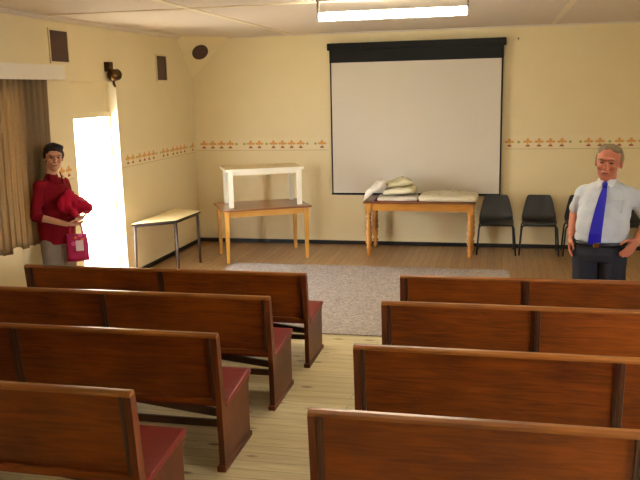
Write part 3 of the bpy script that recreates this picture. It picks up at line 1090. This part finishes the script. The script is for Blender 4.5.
# ---- man in shirt and tie
bm = BM()
HC = (-.005, -.02, 1.618)
HR = Euler((.02, .07, .0)).to_matrix()
head(bm, HC, HR, 1.14, 1.06)
add_cap(bm, (0, .012, 1.44), (0, .0, 1.56), .064, .058)
add_cap(bm, (-.14, .015, 1.38), (.14, .015, 1.38), .05, .05)
add_ell(bm, (0, 0, 1.28), (.17, .11, .19)); add_ell(bm, (0, -.02, 1.08), (.16, .13, .16))
add_cap(bm, (-.09, 0, .94), (.09, 0, .94), .09, .09)
for s in (-1, 1):
    add_cap(bm, (s * .09, 0, .93), (s * .1, -.005, .5), .085, .058)
    add_cap(bm, (s * .1, -.005, .5), (s * .105, .02, .09), .055, .04)
    add_ell(bm, (s * .11, -.05, .05), (.035, .1, .035))
# arms: hands on the hips
AR = [(-.17, .02, 1.38), (-.245, .15, 1.225), (-.222, -.03, 1.05)]
AL = [(.175, .02, 1.38), (.31, .15, 1.19), (.262, -.04, 1.05)]
for A in (AR, AL):
    add_cap(bm, A[0], A[1], .052, .043)
    add_cap(bm, A[1], A[2], .043, .029)
hand(bm, AR[2], (.0, -.25, -.95), (1, .15, 0), 1, .25, 1.05)
hand(bm, AL[2], (-.35, -.55, -.72), (-.75, .6, -.1), -1, .35, 1.05)
man = remesh('person', bm, 'skin_m', None, .0055, 2)
tag(man, 'grey-haired man in pale shirt and blue tie standing with hands on hips', 'person')
face_bits(man, HC, HR, 1.14, 'lip_m', 'hair_m')

bm = BM()
add_ell(bm, (0, .005, 1.30), (.198, .135, .19))
add_ell(bm, (0, -.012, 1.22), (.200, .150, .17)); add_ell(bm, (0, -.028, 1.14), (.202, .160, .15))
add_ell(bm, (0, -.015, 1.05), (.202, .158, .10))
add_cap(bm, (0, .02, 1.425), (-.155, .02, 1.385), .066, .064)
add_cap(bm, (0, .02, 1.425), (.155, .02, 1.385), .066, .064)
add_cap(bm, (0, .02, 1.44), (0, .015, 1.475), .085, .072)
for s, A in ((-1, AR), (1, AL)):
    a0, a1 = Vector(A[0]), Vector(A[1])
    add_cap(bm, a0, a0.lerp(a1, .45), .062, .058)
    add_tube(bm, [a0.lerp(a1, .4), a0.lerp(a1, .9)], [.059, .064], 18)
for v in bm.verts:
    if v.co.z < 1.0: v.co.z = 1.0 + (v.co.z - 1.0) * .1
sh = remesh('shirt', bm, 'shirt_m', man, .008, 3)
wrinkle(sh, .009, 13, 3, 1.03); wrinkle(sh, .004, 34, 5, 1.03)
# collar
bm = BM()
for s in (-1, 1):
    add_prism(bm, [(s * .004, 1.478), (s * .024, 1.502), (s * .070, 1.505), (s * .058, 1.455), (s * .044, 1.440)][::s], -.1, -.085, 1, bev=.003)
for v in bm.verts:
    v.co.y += 1.7 * v.co.x ** 2 * 5 - .004 - (1.5 - v.co.z) * .25
col = obj('collar', bm, 'collar', sh)
# tie
bm = BM()
secs = [(0, 1.475, .017), (-.001, 1.44, .016), (-.004, 1.38, .027), (-.008, 1.30, .034), (-.012, 1.20, .041), (-.016, 1.10, .046), (-.018, 1.03, .047), (-.02, .985, .02), (-.02, .972, .003)]
fr, bk = [], []
for x, z, hw in secs:
    yf = min(front_y(sh, x, max(z, 1.0)), -.09)
    if z > 1.45: yf -= .022
    rf, rb = [], []
    for u in (-1, -.4, .4, 1):
        rf.append(bm.verts.new((x + u * hw, yf - .014 - .003 * (1 - u * u), z)))
        rb.append(bm.verts.new((x + u * hw, yf - .004, z)))
    fr.append(rf); bk.append(rb)
for a_, b2, c_, d_ in zip(fr, fr[1:], bk, bk[1:]):
    for i in range(3):
        bm.faces.new((a_[i], b2[i], b2[i + 1], a_[i + 1])); bm.faces.new((c_[i], c_[i + 1], d_[i + 1], d_[i]))
    bm.faces.new((a_[0], c_[0], d_[0], b2[0])); bm.faces.new((a_[3], b2[3], d_[3], c_[3]))
bm.faces.new(fr[0] + bk[0][::-1]); bm.faces.new(fr[-1][::-1] + bk[-1])
bmesh.ops.recalc_face_normals(bm, faces=bm.faces[:])
tie = obj('tie', bm, 'tie', man)
bm = BM(); add_ell(bm, (0, min(front_y(sh, 0, 1.465), -.09) - .03, 1.472), (.021, .014, .022)); obj('tie_knot', bm, 'tie', tie)
tie['label'] = 'bright blue tie'
bm = BM()
add_box(bm, (.055, front_y(sh, .1, 1.31) - .006, 1.26), (.145, front_y(sh, .1, 1.31) + .03, 1.36), .006); obj('pocket', bm, 'shirt_m', sh)
# trousers, belt, shoes
bm = BM()
add_lathe(bm, [(.001, .84), (.16, .86), (.19, .92), (.198, 1.0), (.198, 1.025), (.001, 1.026)], (0, 0, 0), 28)
for v in bm.verts: v.co.y = v.co.y * .78 - .012
for s in (-1, 1):
    add_cap(bm, (s * .098, -.005, .88), (s * .105, -.012, .5), .108, .088)
    add_cap(bm, (s * .105, -.012, .5), (s * .11, .01, .09), .086, .072)
tro = remesh('trousers', bm, 'trouser_m', man, .008, 2)
wrinkle(tro, .006, 14, 8)
bm = BM()
seg = 48
for z0, z1, r0, r1 in ((.995, 1.03, 1.0, 1.0),):
    ro = [[bm.verts.new((.206 * q * math.cos(2 * PI * k / seg), .164 * q * math.sin(2 * PI * k / seg) - .012, z)) for k in range(seg)] for q, z in ((1, z0), (1.0, z1), (.95, z1), (.95, z0))]
    for a_, b2 in zip(ro, ro[1:] + ro[:1]):
        for k in range(seg):
            bm.faces.new((a_[k], a_[(k + 1) % seg], b2[(k + 1) % seg], b2[k])).smooth = True
belt = obj('belt', bm, 'belt', man)
box('buckle', (-.025, -.184, .993), (.02, -.174, 1.032), 'buckle', belt, .003)
for s in (-1, 1):
    bm = BM(); add_ell(bm, (s * .11, -.06, .045), (.05, .14, .045)); add_ell(bm, (s * .11, .03, .05), (.045, .07, .055))
    for v in bm.verts: v.co.z = max(v.co.z, .0)
    obj('shoe', bm, 'belt', man)
# hair: short, thin, with sides
def hairy(name, parts, mt, c, R, k, parent, vox=.006, seed=0, amp=.004):
    bm = BM()
    for p_, r in parts:
        b2 = BM(); add_ell(b2, (0, 0, 0), Vector(r) * k)
        for v in b2.verts: v.co = R @ (v.co + Vector(p_) * k) + Vector(c)
        me = bpy.data.meshes.new('t'); b2.to_mesh(me); b2.free(); bm.from_mesh(me); bpy.data.meshes.remove(me)
    h = remesh(name, bm, mt, parent, vox, 2)
    wrinkle(h, amp, 60, seed)
    return h
hairy('hair', [((0, .035, .062), (.082, .086, .064)), ((-.012, .004, .102), (.058, .058, .026)), ((.03, .0, .092), (.045, .055, .028)), ((-.05, .005, .08), (.03, .05, .03)), ((-.073, .022, .026), (.017, .045, .05)), ((.073, .022, .026), (.017, .045, .05)), ((0, .075, .0), (.062, .036, .07))], 'hair_m', HC, HR, 1.14, man, seed=2)
def refit(root, kxy, kz, dz, z0, lean=0.):
    """stretch a finished figure: above z0 by kz and dz, below it evenly to the floor"""
    objs = [root] + [c_ for c_ in root.children_recursive]
    low = (kz * z0 + dz) / z0
    for o in objs:
        if o is not root:
            o.data.transform(Matrix.LocRotScale(o.location, o.rotation_euler, None))
            o.location = (0, 0, 0); o.rotation_euler = (0, 0, 0)
    for o in objs:
        for v in o.data.vertices:
            z = v.co.z
            v.co = Vector((v.co.x * kxy - lean * (1.6 - max(min(z, 1.6), z0)), v.co.y * kxy, kz * z + dz if z > z0 else z * low))
        o.data.update()
refit(man, 1.068, 1.068, -.15, .95, .07)
man.location = V(.855, 6.36, 0)
man.rotation_euler = (0, 0, math.radians(-17))

# ---- woman in red, facing the room, holding a jacket and a bag
WA = math.radians(78)
WC = (.01, -.025, 1.655)
WR = Euler((.05, .06, math.radians(-40))).to_matrix()
bm = BM()
head(bm, WC, WR, 1.02)
add_cap(bm, (0, .02, 1.46), (0, .0, 1.60), .050, .047)
add_cap(bm, (-.13, .02, 1.43), (.13, .02, 1.43), .04, .04)
add_ell(bm, (0, 0, 1.27), (.14, .095, .2)); add_ell(bm, (0, 0, 1.05), (.14, .1, .16))
add_cap(bm, (-.08, 0, .95), (.08, 0, .95), .085, .085)
for s in (-1, 1):
    add_cap(bm, (s * .085, 0, .93), (s * .09, -.005, .5), .085, .055)
    add_cap(bm, (s * .09, -.005, .5), (s * .09, .02, .09), .05, .036)
    add_ell(bm, (s * .095, -.04, .045), (.033, .095, .032))
WRr = [(-.165, .02, 1.41), (-.215, .04, 1.14), (-.10, -.215, 1.065)]
WLl = [(.165, .02, 1.41), (.215, .02, 1.14), (.09, -.21, 1.09)]
for A in (WRr, WLl):
    add_cap(bm, A[0], A[1], .044, .036)
    add_cap(bm, A[1], A[2], .036, .024)
hand(bm, WRr[2], (.75, -.62, -.12), (.3, .3, .9), 1, .3, .92)
hand(bm, WLl[2], (-.7, -.62, .0), (-.3, .3, .9), -1, .35, .92)
wom = remesh('person', bm, 'skin_w', None, .0055, 2)
tag(wom, 'dark-haired woman in a red shirt standing between the curtain and the doorway', 'person')
face_bits(wom, WC, WR, 1.02, 'lip', 'hair_w')
hairy('hair', [((0, .026, .056), (.085, .098, .078)), ((.012, -.022, .094), (.072, .066, .036)), ((-.072, .028, .025), (.02, .052, .05)), ((.072, .028, .025), (.02, .052, .05)), ((0, .075, -.01), (.068, .042, .08))], 'hair_w', WC, WR, 1.02, wom, seed=5, amp=.006)
bm = BM()
add_ell(bm, (0, 0, 1.30), (.160, .118, .18)); add_ell(bm, (0, -.05, 1.27), (.13, .105, .10))
add_ell(bm, (0, 0, 1.10), (.178, .140, .17)); add_lathe(bm, [(.002, .866), (.176, .866), (.18, .95), (.17, 1.1), (.1, 1.1)], (0, 0, 0), 28)
for v in bm.verts:
    if v.co.z < 1.0: v.co.y *= .86
add_cap(bm, (-.15, .02, 1.41), (.15, .02, 1.41), .056, .056)
add_cap(bm, (0, .022, 1.43), (0, .015, 1.475), .075, .062)
for A in (WRr, WLl):
    a0, a1, a2 = (Vector(q) for q in A)
    add_cap(bm, a0, a1, .052, .050)
    add_tube(bm, [a1, a1.lerp(a2, .25)], [.049, .050], 16)
ws = remesh('shirt', bm, 'shirt_w', wom, .008, 3)
wrinkle(ws, .010, 13, 1, .93)
bm = BM()
for s in (-1, 1):
    add_prism(bm, [(s * .012, 1.42), (s * .03, 1.485), (s * .07, 1.52), (s * .075, 1.47), (s * .05, 1.42)][::s], -.085, -.072, 1, bev=.003)
for v in bm.verts:
    v.co.y += 1.7 * v.co.x ** 2 * 6 - .005 - (1.5 - v.co.z) * .35
obj('collar', bm, 'shirt_w', ws)
bm = BM()
add_lathe(bm, [(.001, .82), (.15, .84), (.168, .92), (.165, 1.0), (.001, 1.01)], (0, 0, 0), 28)
for v in bm.verts: v.co.y *= .8
for s in (-1, 1):
    add_cap(bm, (s * .088, 0, .88), (s * .092, -.008, .5), .100, .085)
    add_cap(bm, (s * .092, -.008, .5), (s * .094, .01, .08), .084, .078)
wt = remesh('trousers', bm, 'trouser_w', wom, .009, 2)
wrinkle(wt, .006, 12, 4)
for s in (-1, 1):
    bm = BM(); add_ell(bm, (s * .095, -.05, .038), (.044, .125, .038)); add_ell(bm, (s * .095, .03, .045), (.04, .06, .045))
    for v in bm.verts: v.co.z = max(v.co.z, .0)
    obj('shoe', bm, 'belt', wom)
refit(wom, 1.03, 1.0325, -.0717, .9)
wloc = V(-3.93, 6.35, 0)
wom.location = wloc
wom.rotation_euler = (0, 0, WA)
RW = Matrix.Rotation(WA, 3, 'Z')
def wl(x, y, z): return wloc + RW @ Vector((x, y, z))
# jacket bundle resting on her forearms
bm = BM()
add_ell(bm, (-.02, .03, .12), (.12, .07, .11)); add_ell(bm, (.03, -.05, .10), (.10, .09, .07), (.3, .2, 0)); add_ell(bm, (-.05, .0, .17), (.07, .06, .08))
add_cap(bm, (.0, -.03, .13), (.02, -.19, .07), .065, .022); add_cap(bm, (-.06, .0, .10), (-.10, -.09, .02), .06, .03); add_cap(bm, (.05, .0, .12), (.10, -.10, .03), .06, .03); add_cap(bm, (0, .03, .2), (0, .05, .25), .05, .03)
jk = remesh('jacket', bm, 'jacket', None, .009, 2)
wrinkle(jk, .028, 12, 6); wrinkle(jk, .010, 30, 2)
jk.location = wl(-.01, -.235, 1.095)
jk.rotation_euler = (0, 0, WA)
tag(jk, 'crumpled pink-red jacket held in the arms of the woman', 'jacket')
# bag
bagt = thing('bag', 'magenta patterned bag with a white patch hanging from the hand of the woman', 'bag', wl(-.02, -.255, .665), math.radians(25))
bm = BM()
add_box(bm, (-.105, -.035, 0), (.105, .035, .255))
bmesh.ops.subdivide_edges(bm, edges=bm.edges[:], cuts=6, use_grid_fill=True)
for v in bm.verts:
    k = v.co.z / .255
    v.co.x *= 1 - .12 * k; v.co.y *= (1.25 - .55 * k) * (1 - .4 * (v.co.x / .105) ** 2)
    v.co += Vector((noise.noise(v.co * 14), noise.noise(v.co * 14 + Vector((9, 0, 0))), noise.noise(v.co * 12 + Vector((0, 5, 0))))) * .008
obj('body', bm, 'bag', bagt, smooth=True)
bm = BM()
add_tube(bm, [(-.06, 0, .245), (-.05, 0, .33), (0, 0, .385), (.05, 0, .33), (.06, 0, .245)], .008, 8); obj('handle', bm, 'bag', bagt)
bm = BM(); add_box(bm, (-.01, -.052, .10), (.06, -.040, .20), .004); obj('patch', bm, 'patch', bagt)['label'] = 'pale printed patch'
